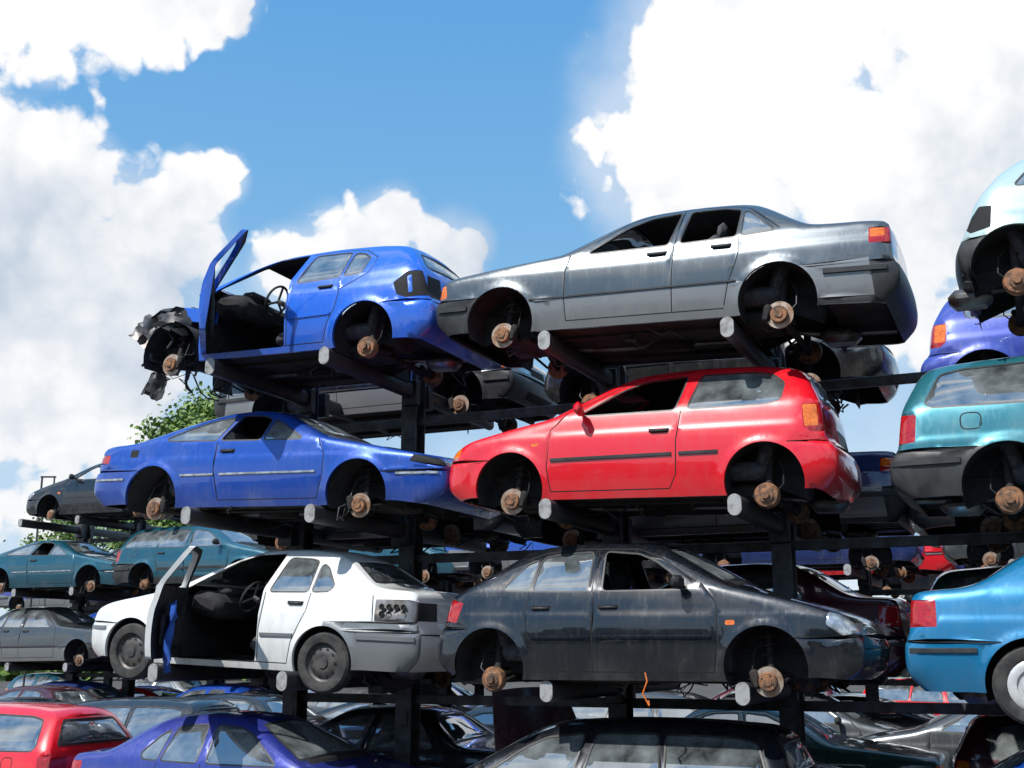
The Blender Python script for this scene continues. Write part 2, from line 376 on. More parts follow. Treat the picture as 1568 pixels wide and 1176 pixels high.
def moulding(buf,shp,pts,h,dep,mat,sgn):
    P=resample(pts,.08); y=shp.side(P)[0]; v=[];f=[]
    for (x,z),yy in zip(P,y):
        v+= [(x,sgn*(yy-.004),z-h/2),(x,sgn*(yy+dep),z-h/2+.004),(x,sgn*(yy+dep),z+h/2-.004),(x,sgn*(yy-.004),z+h/2)]
    for i in range(len(P)-1):
        for k in range(3):
            q=(4*i+k,4*i+k+1,4*i+5+k,4*i+4+k); f.append(q if sgn>0 else q[::-1])
    f+= [(0,1,2,3),tuple(4*(len(P)-1)+k for k in(3,2,1,0))]; buf.add(v,f,mat)

def qs(s0,s1,q0,q1,q2=None,q3=None):
    q2=q1 if q2 is None else q2; q3=q0 if q3 is None else q3
    return [(s0,q0),(s0,q1),(s1,q2),(s1,q3)]
def make_mesh(name,sp,wheel=None,zh=.2):
    shp=Shape(sp); buf=Buf(); L=sp['L']
    wf=[]; A=shp.at
    zf=lambda z:A(0,z); zr=lambda z:A(L,z)
    fb,rb=sp['bump']; bk=sp.get('bumpkind','paint')
    if bk!='paint': wf+= [(qs(shp.s[0]-.01,zf(fb),-1.01,1.01),bk),(qs(zr(rb),shp.s[-1]+.01,-1.01,1.01),bk)]
    wf+= [(qs(zf(fb)-.006,zf(fb)+.006,-.99,.99),'seam'),(qs(zr(rb)-.006,zr(rb)+.006,-.99,.99),'seam')]
    (a,b),(c,d)=sp['ws'],sp['rw']; sa,sb,sc,sd=A(*a),A(*b),A(*c),A(*d)
    wsg=[(sa-.02,-.93),(sa-.02,.93),(sb+.02,.89),(sb+.02,-.89)]; rwg=qs(sc-.02,sd+.02,-.88,.88,.93,-.93)
    wf+= [(rpoly(wsg,.05),'black'),(rpoly(qs(sa+.015,sb-.01,-.89,.89,.85,-.85),.05),sp.get('wsk','glass'))]
    wf+= [(rpoly(rwg,.05),'black'),(rpoly(qs(sc+.01,sd-.015,-.84,.84,.88,-.88),.05),sp.get('rwk','glass'))]
    h0,h1=sp['hl']; s0,s1=zf(h0),zf(h1)
    for sg in(-1,1):
        wf.append((rpoly([(s0,sg*.34),(s0,sg*.99),(s1+.03,sg*.99),(s1,sg*.38)],.02),'lens'))
        if sp.get('hla'): wf.append(([(s0,sg*.76),(s0,sg*1.005),(s1+.02,sg*1.005),(s1,sg*.76)],'amber'))
        wf.append((strip([(s1+.04,sg*.93),(sa-.06,sg*.90)],.010),'seam'))
    wf.append(([(s0,-.28),(s0,.28),(s1-.03,.28),(s1-.03,-.28)],'seam'))
    wf.append((qs(zf(.36),zf(.28),-.5,.5),'seam'))
    wf.append((qs(sa-.10,sa-.03,-.8,.8),'black'))
    t0,t1,tq=sp['tl']; s0,s1=zr(t1),zr(t0)
    for sg in(-1,1):
        wf.append((rpoly([(s0,sg*tq),(s0,sg*1.005),(s1,sg*1.005),(s1,sg*tq)],.02),sp.get('tlk','red')))
        if sp.get('tla'): wf.append((rpoly([(s0+.01,sg*tq),(s0+.01,sg*.97),(s0+(s1-s0)*.4,sg*.97),(s0+(s1-s0)*.4,sg*tq)],.01),'amber'))
    pz=sp.get('plate'); 
    if pz: wf.append((qs(zr(pz+.06),zr(pz-.06),-.36,.36),sp.get('platek','lens')))
    wf.append((qs(sd+.035,sd+.043,-.86,.86),'seam'))
    for r in sp.get('wcut',[]): wf.append((qs(A(*r[0]) if r[0] else -.1,A(*r[1]) if r[1] else 99,-1.01,1.01),'cut'))
    build_wrap(buf,shp,wf)
    near=sp.get('near',-1)
    for sgn in(-1,1):
        F=[]
        if bk!='paint':
            F.append(([(-.1,0),(sp['xf'],0),(sp['xf'],fb-.01),(-.1,fb)],bk)); F.append(([(L+.1,0),(sp['xr'],0),(sp['xr'],rb-.01),(L+.1,rb)],bk))
        F.append((strip([(-.02,fb),(sp['xf']-.2,fb-.01)],.010),'seam')); F.append((strip([(sp['xr']+.2,rb-.01),(L+.02,rb)],.010),'seam'))
        for poly,k in sp.get('pre',[]): F.append((poly,k))
        for pl in sp['seams']: F.append((strip(pl,.0105),'seam'))
        for w in sp['wins']:
            k=w[1] if sgn==near else w[2] if len(w)>2 else w[1]
            rp=rpoly(w[0],.035); F.append((rpoly(grow(rp,.016),.01,1),'black')); F.append((rp,k))
        for poly,k in sp.get('post',[]): F.append((rpoly(poly,.015,2),k))
        if sgn==near:
            for poly,k in sp.get('nearcut',[]): F.append((poly,k))
        for poly in sp.get('cuts',[]): F.append((poly,'cut'))
        door=sp.get('door') if sgn==near else None
        P,T,kinds,y=build_side(buf,shp,F,sgn,door and rpoly(grow(rpoly(door,.03),.008),.02,1))
        if door:
            b2=Buf(); dp=rpoly(door,.03); P2,T2=cdt(np.array([(a,b) for a in np.arange(1,3,.05) for b in np.arange(.2,1.5,.05)]),[dp]+[f[0] for f in F if f[1] in('glass','open','black','seam')])
            C=P2[T2].mean(1); ok=inpoly(C,dp); T2=T2[ok];C=C[ok]; kk=np.full(len(T2),'paint',dtype='<U8')
            for poly,k in F: 
                if k in('glass','open','black'): kk[inpoly(C,poly)]=k
            kk[kk=='glass']=sp.get('doorglass','open')
            yy=shp.side(P2)[0]
            mp=lambda P,off:np.c_[P[:,0],sgn*(yy+(off*1.6)),P[:,1]]
            sol,P0,Pi=emit(b2,shp,P2,T2,kk,mp,sgn); v=[];f=[]
            for a_,b_ in bedges(sol.tolist()):
                o=len(v); v+= [P0[a_],P0[b_],Pi[b_],Pi[a_]]; f.append((o,o+1,o+2,o+3))
            b2.add(v,f,K['paint']); hx=min(p[0] for p in door)+.01; hy=sgn*(sp['hw']-.05)
            ang=math.radians(sp['dooropen'])*sgn
            M=Matrix.Translation((hx,hy,0))@Matrix.Rotation(ang,4,'Z')@Matrix.Translation((-hx,-hy,0))
            rbox(b2,(hx+.5,sgn*(sp['hw']-.12),.55),(.8,.05,.3),.02,K['int'])
            if sp.get('doorcloth'): crumple(b2,(hx+.82,sgn*(sp['hw']-.19),.48),(.36,.66,1),(math.pi/2,0,0),K['cloth'],.045,seed=9)
            if sp.get('mir'): mirror(b2,sp,*sp['mir'],sgn,K[sp.get('mirk','black')])
            buf.add(b2.v,b2.f,b2.m,M)
        else:
            if sp.get('mir'): mirror(buf,sp,*sp['mir'],sgn,K[sp.get('mirk','black')])
        for hx,hz in sp['handles']:
            if door and inpoly(np.array([[hx,hz]]),door)[0]: continue
            handle(buf,shp,hx,hz,sgn,K[sp.get('hk','black')])
        for m in sp.get('mould',[]): moulding(buf,shp,m[0],m[1],m[2],K[m[3]],sgn)
        hubset(buf,sp,sp['xf'],sgn,zh,wheel,True); hubset(buf,sp,sp['xr'],sgn,zh,wheel,False)
    internals(buf,sp,bool(sp.get('wcut')))
    if sp.get('extra'): sp['extra'](buf,sp)
    return buf.mesh(name,[M_clad]+BASE[1:])

# ------------------------------------------------------------ car designs (x from nose to tail, z up, metres)
saloon=dict(L=4.42,hw=.84,xf=.74,xr=3.405,R=.345,cowl=(1.28,.95),rdisc=True,ends=(.15,.055,.04,.06,.028),
 sil=[(.12,.24),(.02,.34),(0,.50),(.03,.56),(.05,.60),(.07,.76),(.13,.80),(.6,.86),(1.22,.93),(1.38,.96),(1.95,1.31),(2.15,1.375),(2.6,1.40),(3.0,1.38),(3.2,1.33),(3.62,1.03),(3.78,1.0),(4.28,.985),(4.35,.95),(4.37,.66),(4.38,.60),(4.43,.56),(4.42,.38),(4.30,.24)],
 belt=[(0,.86),(1.3,.91),(3.6,.96),(4.4,.98)],crease=.79,tum=.34,
 wins=[([(1.62,.925),(1.98,1.20),(2.18,1.29),(2.46,1.325),(2.40,.935)],'open'),([(2.51,.94),(2.56,1.325),(2.87,1.32),(3.03,1.28),(3.03,.955)],'open','open'),([(3.08,.96),(3.07,1.265),(3.14,1.22),(3.37,.985)],'glass')],
 seams=[[(1.44,.93),(1.40,.75),(1.40,.5),(1.42,.27)],[(2.455,.92),(2.45,.6),(2.45,.27)],[(3.05,.94),(3.06,.80),(3.03,.66),(2.97,.5),(2.93,.3)],[(1.42,.275),(2.93,.275)],[(1.50,.96),(1.98,1.27),(2.2,1.345),(2.6,1.365),(2.95,1.345),(3.12,1.285),(3.42,1.0)],[(2.485,1.35),(2.455,.92)]],
 pre=[([(.9,.1),(3.4,.1),(3.4,.49),(.9,.48)],'clad'),([(3.6,.3),(4.22,.3),(4.18,.63),(3.6,.60)],'clad')],
 post=[([(-.02,.60),(-.02,.73),(.13,.73),(.15,.60)],'amber'),([(4.18,.76),(4.18,.91),(4.45,.91),(4.45,.76)],'red'),([(4.19,.82),(4.19,.90),(4.31,.90),(4.31,.82)],'amber')],
 mould=[([(1.05,.50),(3.04,.515)],.022,.012,'black'),([(3.80,.53),(4.33,.53)],.05,.02,'black'),([(.06,.47),(.38,.47)],.05,.02,'black')],
 handles=[(2.30,.84),(2.90,.855)],hk='black',bump=(.57,.60),bumpkind='black',ws=((1.42,.985),(1.93,1.295)),rw=((3.24,1.29),(3.58,1.06)),hl=(.61,.75),hla=True,tl=(.74,.90,.45),tla=True)
mini=dict(L=3.71,hw=.825,xf=.70,xr=3.10,R=.345,cowl=(1.10,.97),
 sil=[(.14,.22),(.03,.30),(0,.45),(.03,.60),(.09,.70),(.26,.79),(.7,.895),(1.02,.96),(1.14,1.0),(1.72,1.335),(1.95,1.41),(2.5,1.445),(3.0,1.425),(3.32,1.375),(3.42,1.30),(3.575,.99),(3.60,.80),(3.61,.68),(3.68,.62),(3.72,.54),(3.71,.36),(3.58,.23)],
 belt=[(0,.9),(1.1,.96),(3.3,1.0),(3.8,1.01)],crease=.80,tum=.34,
 wins=[([(1.37,.985),(1.78,1.235),(1.97,1.31),(2.35,1.345),(2.29,.995)],'open','glass'),([(2.41,1.0),(2.49,1.345),(2.95,1.34),(3.14,1.305),(3.25,1.21),(3.23,1.04),(3.10,1.01)],'glass')],
 seams=[[(1.26,1.02),(1.10,.85),(1.08,.5),(1.12,.27)],[(2.35,.98),(2.32,.7),(2.32,.4),(2.26,.27)],[(1.12,.272),(2.26,.272)],[(1.30,1.03),(1.78,1.30),(2.0,1.37),(2.38,1.395)]],
 post=[([(3.42,.99),(3.62,1.0),(3.66,.76),(3.50,.73),(3.44,.78)],'red'),([(3.425,.985),(3.54,.985),(3.56,.79),(3.45,.78)],'amber'),([(-.02,.60),(-.02,.70),(.16,.73),(.14,.61)],'lens'),([(.06,.62),(.08,.71),(.17,.74),(.16,.63)],'amber'),([(.92,.70),(.92,.73),(.99,.735),(.99,.705)],'amber')],
 mould=[([(1.12,.565),(2.28,.58)],.035,.014,'black'),([(2.35,.582),(2.70,.585)],.035,.014,'black')],
 handles=[(2.16,.79)],bump=(.59,.66),ws=((1.16,1.01),(1.70,1.32)),rw=((3.44,1.26),(3.56,1.03)),hl=(.62,.73),tl=(.74,.98,.66),plate=.76,platek='black',mir=(1.42,1.02),mirk='paint')
def strap(buf,sp):
    if sp is hatch5: tube(buf,[(1.82,.845,.27),(1.80,.852,.20),(1.84,.86,.10),(1.79,.85,.0),(1.80,.83,.04)],.007,K['amber'],6)
hatch5=dict(L=3.88,hw=.83,xf=.80,xr=3.30,R=.345,cowl=(1.08,.985),near=1,extra=strap,
 sil=[(.14,.22),(.03,.30),(0,.44),(.03,.58),(.08,.67),(.26,.765),(.7,.89),(1.02,.97),(1.14,1.005),(1.70,1.325),(1.92,1.395),(2.4,1.42),(2.85,1.395),(3.05,1.345),(3.36,1.13),(3.64,.985),(3.74,.92),(3.80,.70),(3.86,.58),(3.88,.48),(3.86,.34),(3.72,.23)],
 belt=[(0,.9),(1.1,.95),(3.3,.97),(3.9,.98)],crease=.75,
 wins=[([(1.44,.97),(1.76,1.21),(1.94,1.29),(2.26,1.325),(2.22,.97)],'open','open'),([(2.36,.97),(2.39,1.325),(2.72,1.31),(2.86,1.28),(2.89,.98)],'glass'),([(2.93,.98),(2.905,1.265),(3.0,1.23),(3.19,1.0)],'glass')],
 seams=[[(1.34,1.02),(1.20,.85),(1.19,.5),(1.23,.27)],[(2.305,.96),(2.305,.6),(2.305,.27)],[(2.92,.965),(2.95,.8),(2.93,.62),(2.84,.45),(2.80,.28)],[(1.23,.272),(2.8,.272)],[(2.335,1.35),(2.32,.96)],[(1.38,1.03),(1.76,1.27),(1.96,1.345),(2.5,1.365),(2.85,1.335),(3.02,1.27)]],
 post=[([(3.58,.88),(3.8,.94),(3.84,.72),(3.64,.70)],'red'),([(-.02,.58),(-.02,.66),(.28,.76),(.30,.66),(.18,.57)],'lens'),([(1.04,.66),(1.04,.70),(1.12,.70),(1.12,.66)],'amber')],
 mould=[([(1.24,.565),(2.27,.565)],.03,.012,'paint'),([(2.33,.565),(2.88,.565)],.03,.012,'paint')],
 handles=[(2.16,.815),(2.80,.815)],bump=(.56,.66),ws=((1.16,1.02),(1.68,1.31)),rw=((3.10,1.31),(3.55,1.04)),hl=(.60,.70),tl=(.71,.92,.62),mir=(1.50,1.02),mirk='black')
coupe=dict(L=4.45,hw=.845,xf=.95,xr=3.55,R=.35,cowl=(1.30,.90),near=1,rdisc=True,ends=(.24,.10,.09,.10,.04),
 sil=[(.20,.20),(.05,.28),(0,.40),(.01,.54),(.05,.62),(.14,.67),(.35,.715),(.8,.80),(1.25,.88),(1.42,.92),(2.02,1.20),(2.22,1.265),(2.5,1.285),(2.8,1.265),(3.15,1.17),(3.75,.965),(3.95,.925),(4.30,.91),(4.38,.86),(4.40,.64),(4.45,.54),(4.44,.36),(4.28,.24)],
 belt=[(0,.84),(1.3,.875),(3.7,.93),(4.5,.94)],crease=.72,tum=.42,
 wins=[([(1.66,.905),(2.02,1.10),(2.12,1.14),(2.14,.91)],'glass'),([(2.19,.912),(2.17,1.15),(2.32,1.20),(2.58,1.21),(2.70,.925)],'open','glass'),([(2.76,.928),(2.66,1.20),(2.9,1.165),(3.2,1.07),(3.45,.96),(3.36,.94)],'glass')],
 seams=[[(1.46,.90),(1.36,.72),(1.36,.5),(1.42,.27)],[(2.74,.90),(2.73,.6),(2.66,.27)],[(1.42,.272),(2.66,.272)]],
 post=[([(4.2,.70),(4.2,.80),(4.5,.80),(4.5,.70)],'red'),([(3.80,.765),(3.80,.85),(3.91,.85),(3.91,.765)],'seam'),([(.0,.56),(.04,.63),(.32,.69),(.36,.62)],'seam')],
 mould=[([(1.44,.545),(2.64,.545)],.028,.012,'lens'),([(2.72,.545),(3.16,.545)],.028,.012,'lens'),([(.08,.50),(.50,.50)],.03,.012,'lens'),([(3.95,.52),(4.38,.52)],.03,.012,'lens')],
 handles=[(2.58,.79)],bump=(.53,.62),ws=((1.46,.94),(2.0,1.18)),rw=((3.05,1.20),(3.68,.99)),hl=(.56,.62),tl=(.70,.80,.35))
def shiftx(sp,dx,keep):
    g=lambda p:(p[0]+(dx if p[0]>keep else 0),p[1]) ; h=lambda L:[g(p) for p in L]
    for k in('sil','belt'): sp[k]=h(sp[k])
    sp['L']+=dx; sp['xf']+=dx; sp['xr']+=dx; sp['cowl']=g(sp['cowl']); sp['seams']=[h(q) for q in sp['seams']]
    sp['wins']=[(h(w[0]),)+tuple(w[1:]) for w in sp['wins']]; sp['post']=[(h(a),b) for a,b in sp['post']]
    sp['mould']=[(h(m[0]),)+tuple(m[1:]) for m in sp['mould']]; sp['handles']=h(sp['handles']); sp['ws']=tuple(h(sp['ws'])); sp['rw']=tuple(h(sp['rw']))
shiftx(coupe,.04,.16)
def golf_extra(buf,sp):
    for yy in(-.5,.5):
        rbox(buf,(.95,yy,.42),(.75,.07,.11),.02,K['under']); tube(buf,[(sp['xf'],yy*1.1,.62),(sp['xf'],yy*1.05,.86)],[.12,.10],K['under'],12)
        rbox(buf,(1.1,yy*1.22,.78),(.5,.02,.16),.008,0,(0,.18,0)); rbox(buf,(1.0,yy*1.06,.60),(.45,.02,.3),.008,K['under'])
    rbox(buf,(.86,0,.62),(.5,.7,.32),.08,K['under']); rbox(buf,(1.22,0,.86),(.1,1.35,.2),.03,K['under'])
    rbox(buf,(.45,-.1,.40),(.08,1.3,.10),.02,K['black'],(.12,0,.1)); rbox(buf,(.50,.1,.55),(.05,.6,.38),.01,K['bare'],(.1,.25,.2))
    crumple(buf,(.52,-.45,.86),(.62,.34,1),(.2,-.1,.1),K['black'],.035,seed=1); crumple(buf,(.78,-.70,.70),(.40,.24,1),(1.2,.2,.1),K['black'],.05,seed=2)
    crumple(buf,(.40,-.60,.62),(.36,.34,1),(1.3,.6,.3),K['bare'],.04,seed=3); crumple(buf,(.55,-.62,.02),(.22,.30,1),(1.4,.3,.2),K['black'],.04,seed=4)
    crumple(buf,(.34,.3,.70),(.3,.5,1),(.3,.5,.2),K['black'],.05,seed=6)
    rs=random.Random(3)
    for i in range(26):
        x,y,z=rs.uniform(.4,1.2),rs.uniform(-.7,.3),rs.uniform(.2,.8); p=[(x,y,z)]
        for k in range(4): x+=rs.uniform(-.12,.12); y+=rs.uniform(-.1,.1); z-=rs.uniform(-.02,.13); p.append((x,y,z))
        tube(buf,p,rs.choice([.006,.01,.016]),K['black'],5)
golf=dict(L=4.15,hw=.865,xf=.87,xr=3.38,R=.355,cowl=(1.22,1.0),
 sil=[(.14,.22),(.03,.30),(0,.45),(.03,.60),(.08,.70),(.3,.80),(.8,.91),(1.15,.985),(1.28,1.02),(1.88,1.33),(2.12,1.405),(2.7,1.435),(3.3,1.405),(3.66,1.35),(3.78,1.27),(4.0,.98),(4.03,.86),(4.05,.72),(4.12,.62),(4.15,.52),(4.14,.36),(4.0,.24)],
 belt=[(0,.93),(1.2,.945),(3.6,.98),(4.2,1.0)],crease=.83,tum=.36,
 wins=[([(1.50,.965),(1.90,1.225),(2.10,1.30),(2.42,1.335),(2.36,.97)],'open','open'),([(2.50,.97),(2.56,1.34),(2.95,1.33),(3.02,1.32),(3.03,.985)],'glass'),([(3.08,.99),(3.075,1.31),(3.20,1.28),(3.31,1.20),(3.28,1.0)],'glass')],
 seams=[[(2.46,.96),(2.44,.6),(2.44,.27)],[(3.04,.97),(3.06,.80),(3.03,.62),(2.95,.48),(2.90,.28)],[(1.35,.272),(2.9,.272)],[(2.50,1.37),(2.9,1.375),(3.2,1.34),(3.40,1.2),(3.38,1.0),(3.06,.83)]],
 post=[([(3.70,.84),(3.84,.96),(3.98,.97),(4.08,.68),(3.86,.66),(3.76,.70)],'seam'),([(3.85,.90),(3.89,.92),(3.93,.72),(3.89,.71)],'paint')],
 mould=[([(2.48,.56),(2.98,.57)],.035,.014,'paint')],
 handles=[(2.88,.87)],bump=(.59,.64),ws=((1.32,1.04),(1.86,1.315)),rw=((3.80,1.235),(3.96,1.03)),hl=(.62,.72),tl=(.70,.95,.66),tlk='seam',
 wsk='cut',wcut=[(None,(1.18,.995))],cuts=[[(-.1,0),(1.30,0),(1.30,.94),(1.22,1.2),(-.1,1.2)]],
 door=[(1.34,.27),(1.33,.94),(1.42,.98),(1.86,1.265),(2.08,1.35),(2.45,1.375),(2.40,1.0),(2.41,.27)],dooropen=52,extra=golf_extra)
def white_extra(buf,sp):
    for sg in(-1,1):
        for i in range(4):
            for j in range(2): 
                lathe(buf,[(.03,.0,3),(.026,-.01,3),(0,-.01,3)],(3.70+.075*i,sg*(sp['hw']-.018-.010*i),.79+.07*j),3,10,sg)
wsedan=dict(L=4.10,hw=.83,xf=.64,xr=3.06,R=.345,cowl=(1.12,.985),
 sil=[(.13,.22),(.03,.30),(0,.46),(.03,.60),(.09,.74),(.3,.82),(1.0,.945),(1.15,1.0),(1.82,1.35),(2.05,1.415),(2.55,1.43),(2.92,1.395),(3.12,1.32),(3.50,1.075),(3.66,1.035),(3.96,1.02),(4.03,.98),(4.05,.70),(4.10,.60),(4.10,.38),(3.97,.25)],
 belt=[(0,.93),(1.1,.96),(3.4,.98),(4.1,1.02)],crease=.78,ends=(.22,.09,.05,.09,.038),
 wins=[([(1.38,.98),(1.78,1.24),(1.95,1.305),(2.28,1.33),(2.22,.98)],'open','open'),([(2.34,.98),(2.40,1.33),(2.66,1.32),(2.76,1.30),(2.80,.99)],'glass'),([(2.85,.99),(2.83,1.275),(2.92,1.23),(3.08,1.05),(3.04,1.0)],'glass')],
 seams=[[(2.29,.97),(2.28,.6),(2.28,.27)],[(2.84,.975),(2.82,.8),(2.76,.66),(2.68,.48),(2.64,.28)],[(1.2,.272),(2.64,.272)],[(3.56,.97),(3.60,.72)]],
 pre=[([(3.05,.70),(4.2,.72),(4.2,.2),(3.0,.2)],'clad')],
 post=[([(3.62,.72),(3.60,.93),(4.0,.93),(4.08,.90),(4.08,.72)],'bare')],
 mould=[([(2.31,.545),(2.70,.55)],.04,.014,'clad'),([(3.44,.56),(4.06,.56)],.05,.016,'clad'),([(.05,.54),(.28,.54)],.04,.014,'clad')],
 handles=[(2.68,.86)],bump=(.60,.63),ws=((1.18,1.02),(1.80,1.33)),rw=((3.16,1.28),(3.46,1.10)),hl=(.62,.74),tl=(.74,.92,.5),tlk='black',
 door=[(1.24,.27),(1.22,.96),(1.32,1.0),(1.76,1.275),(1.96,1.35),(2.31,1.37),(2.25,1.0),(2.25,.27)],dooropen=65,doorcloth=True,extra=white_extra)
estate=dict(L=4.32,hw=.85,xf=.86,xr=3.42,R=.35,cowl=(1.2,.985),near=1,ends=(.2,.08,.06,.08,.035),
 sil=[(.13,.22),(.03,.30),(0,.46),(.03,.60),(.09,.72),(.3,.80),(.9,.92),(1.18,.99),(1.80,1.33),(2.05,1.42),(2.6,1.455),(3.4,1.45),(3.92,1.41),(4.04,1.34),(4.20,1.0),(4.23,.78),(4.24,.66),(4.30,.58),(4.32,.50),(4.31,.36),(4.16,.25)],
 belt=[(0,.92),(1.1,.95),(4.3,.98)],crease=.70,
 wins=[([(1.40,.965),(1.80,1.23),(1.98,1.31),(2.32,1.35),(2.26,.97)],'glass'),([(2.38,.97),(2.44,1.35),(3.0,1.36),(3.08,.98)],'glass'),([(3.14,.985),(3.08,1.36),(3.7,1.345),(3.88,1.31),(4.0,1.04),(3.96,1.0)],'glass')],
 seams=[[(1.2,.9),(1.2,.27)],[(2.32,.98),(2.3,.27)],[(3.1,.97),(3.12,.8),(3.0,.5),(2.95,.28)],[(1.2,.272),(2.95,.272)],rpoly([(3.58,.78),(3.74,.78),(3.74,.92),(3.58,.92)],.07,4)+[(3.6,.78)]],
 post=[([(4.08,.94),(4.3,.96),(4.3,.70),(4.10,.70)],'red'),([(-.02,.62),(-.02,.71),(.25,.77),(.27,.65)],'lens')],
 pre=[([(.9,.1),(3.4,.1),(3.4,.34),(.9,.34)],'black')],
 mould=[([(1.22,.52),(3.02,.52)],.05,.014,'black'),([(3.76,.53),(4.3,.53)],.05,.02,'black')],
 handles=[(2.18,.82),(2.95,.84)],bump=(.60,.64),bumpkind='black',ws=((1.22,1.02),(1.78,1.31)),rw=((4.06,1.30),(4.18,1.05)),hl=(.62,.72),tl=(.70,.96,.7),mir=(1.46,1.03))
sedan2=dict(wsedan); 
for k in('door','extra','pre','tlk'): sedan2.pop(k)
sedan2.update(near=1,xf=.74,xr=3.18,post=[([(3.84,.74),(3.84,.95),(4.1,.95),(4.1,.74)],'red'),([(-.02,.62),(-.02,.73),(.22,.78),(.24,.66)],'lens')],seams=wsedan['seams'][:3:2]+[[(2.84,.975),(2.86,.8),(2.83,.62),(2.74,.45),(2.70,.28)],[(1.24,.95),(1.2,.6),(1.22,.27)]],handles=[(2.12,.85),(2.70,.86)],
  wins=[(w[0],'glass') for w in wsedan['wins']],mould=[([(1.24,.545),(2.78,.55)],.04,.014,'black'),([(3.56,.56),(4.06,.56)],.04,.016,'black')])
minig=dict(mini); minig['wins']=[(w[0],'glass') for w in mini['wins']]; minig['mirk']='black'
tiny=dict(minig); tiny.update(L=3.58,near=1,bumpkind='black',bump=(.59,.60),sil=mini['sil'][:12]+[(2.6,1.46),(2.88,1.40),(3.16,1.20),(3.38,.92),(3.42,.76),(3.50,.60),(3.55,.50),(3.52,.34),(3.42,.24)],
 wins=[(mini['wins'][0][0],'glass'),([(2.41,1.0),(2.49,1.345),(2.75,1.33),(2.9,1.22),(3.05,1.02)],'glass')],post=[([(3.24,.86),(3.34,.88),(3.46,.70),(3.42,.64),(3.26,.66)],'seam'),mini['post'][2]],
 rw=((2.92,1.37),(3.32,1.0)),tl=(.66,.86,.72),tlk='seam',plate=None)
saloong=dict(saloon); saloong['wins']=[(w[0],'glass') for w in saloon['wins']]
hatchg=dict(hatch5); hatchg['wins']=[(w[0],'glass') for w in hatch5['wins']]
hatcho=dict(hatchg); hatcho['wins']=[(w[0],'open') for w in hatch5['wins']]; hatcho['wsk']='open'; hatcho['rwk']='open'

SPEC=dict(saloon=saloon,mini=mini,hatch5=hatch5,coupe=coupe,golf=golf,wsedan=wsedan,estate=estate,sedan2=sedan2,minig=minig,tiny=tiny,saloong=saloong,hatchg=hatchg,hatcho=hatcho)
MESH={}
def getmesh(k,wheel=None):
    key=(k,wheel)
    if key not in MESH: MESH[key]=make_mesh('car_'+k,SPEC[k],wheel)
    return MESH[key]
# ------------------------------------------------------------ row frame
TH=math.radians(24); D=Vector((math.cos(TH),-math.sin(TH))); Nn=Vector((math.sin(TH),math.cos(TH)))
def row(s,p,z): return Vector((2.327+D.x*s+Nn.x*p, 9.87+D.y*s+Nn.y*p, z))
def place(name,key,pm,s,p,z,hub,facing,tilt=0,wheel=None,yaw=0,roll=0):
    sp=SPEC[key]; me=getmesh(key,wheel); ob=bpy.data.objects.new(name,me); scene.collection.objects.link(ob)
    ob.material_slots[0].link='OBJECT'; ob.material_slots[0].material=pm
    rz=-TH+(0 if facing=='L' else math.pi)+yaw; near=-1 if facing=='L' else 1
    ref=Vector((sp['xf'] if hub=='F' else sp['xr'],near*(sp['hw']-.06),.2 if wheel is None else .30))
    R=Matrix.Rotation(rz,4,'Z')@Matrix.Rotation(tilt,4,'Y')@Matrix.Rotation(roll,4,'X')
    ob.matrix_world=Matrix.Translation(row(s,p,z)-(R@ref))@R
    return ob
P=lambda n,c,m=0.,r=.28,d=.42:paint(n,c,m,r,d)
pm_blue=P('paint_royal_blue',(.006,.115,.66),.1,.28,.35); pm_cal=P('paint_metallic_blue',(.008,.070,.42),.3,.28,.4)
pm_red=P('paint_red',(.74,.004,.016),0,.3,.22); pm_silver=P('paint_grey_metallic',(.09,.105,.118),.55,.28,.3)
pm_dark=P('paint_anthracite',(.008,.011,.017),.3,.25,.42); pm_white=P('paint_white',(.80,.81,.80),0,.35,.5)
pm_teal=P('paint_dark_teal',(.006,.085,.13),.3); pm_est=P('paint_teal_metallic',(.025,.175,.22),.4,.3); pm_cyan=P('paint_turquoise_blue',(.005,.18,.38),.3,.3,.3)
pm_lt=P('paint_pale_green_white',(.44,.58,.57),.1); pm_viol=P('paint_violet_blue',(.03,.045,.30),.3,.3); pm_vblue=P('paint_blue_violet_light',(.04,.07,.40),.2,.3)
pm_burg=P('paint_burgundy',(.07,.006,.016),.2); pm_blk=P('paint_black',(.012,.012,.013),.1); pm_grey=P('paint_grey',(.07,.078,.085),.4)
pm_green=P('paint_bottle_green',(.01,.05,.04),.2); pm_lsil=P('paint_light_silver',(.36,.38,.40),.4); pm_navy=P('paint_navy',(.012,.03,.14),.2)
POOL=[pm_grey,pm_red,pm_white,pm_dark,pm_cal,pm_lsil,pm_green,pm_burg,pm_viol,pm_blk,pm_navy,pm_dark,pm_grey,pm_teal]

place('silver_saloon_car','saloon',pm_silver,0,0,4.893,'R','L',math.asin(.108/2.665))
place('red_hatchback_car','mini',pm_red,-.216,.12,3.33,'R','L',math.asin(.067/2.4))
place('dark_grey_hatchback_car','hatch5',pm_dark,-.237,-.05,1.77,'F','R',0)
place('blue_hatchback_car','golf',pm_blue,-4.236,.062,5.07,'R','L',math.asin(.06/2.51))
place('blue_coupe_car','coupe',pm_cal,-4.304,.136,3.45,'F','R',-math.asin(.09/2.6))
place('white_saloon_car','wsedan',pm_white,-4.66,.18,1.91,'R','L',math.asin(.11/2.42),'std')
place('teal_estate_car','estate',pm_est,1.72,.12,3.19,'R','R',0)
place('pale_green_hatchback_car','tiny',pm_lt,1.93,0,4.95,'R','R',0)
place('turquoise_saloon_car','sedan2',pm_cyan,1.77,-.05,1.76,'R','R',0,'cover')

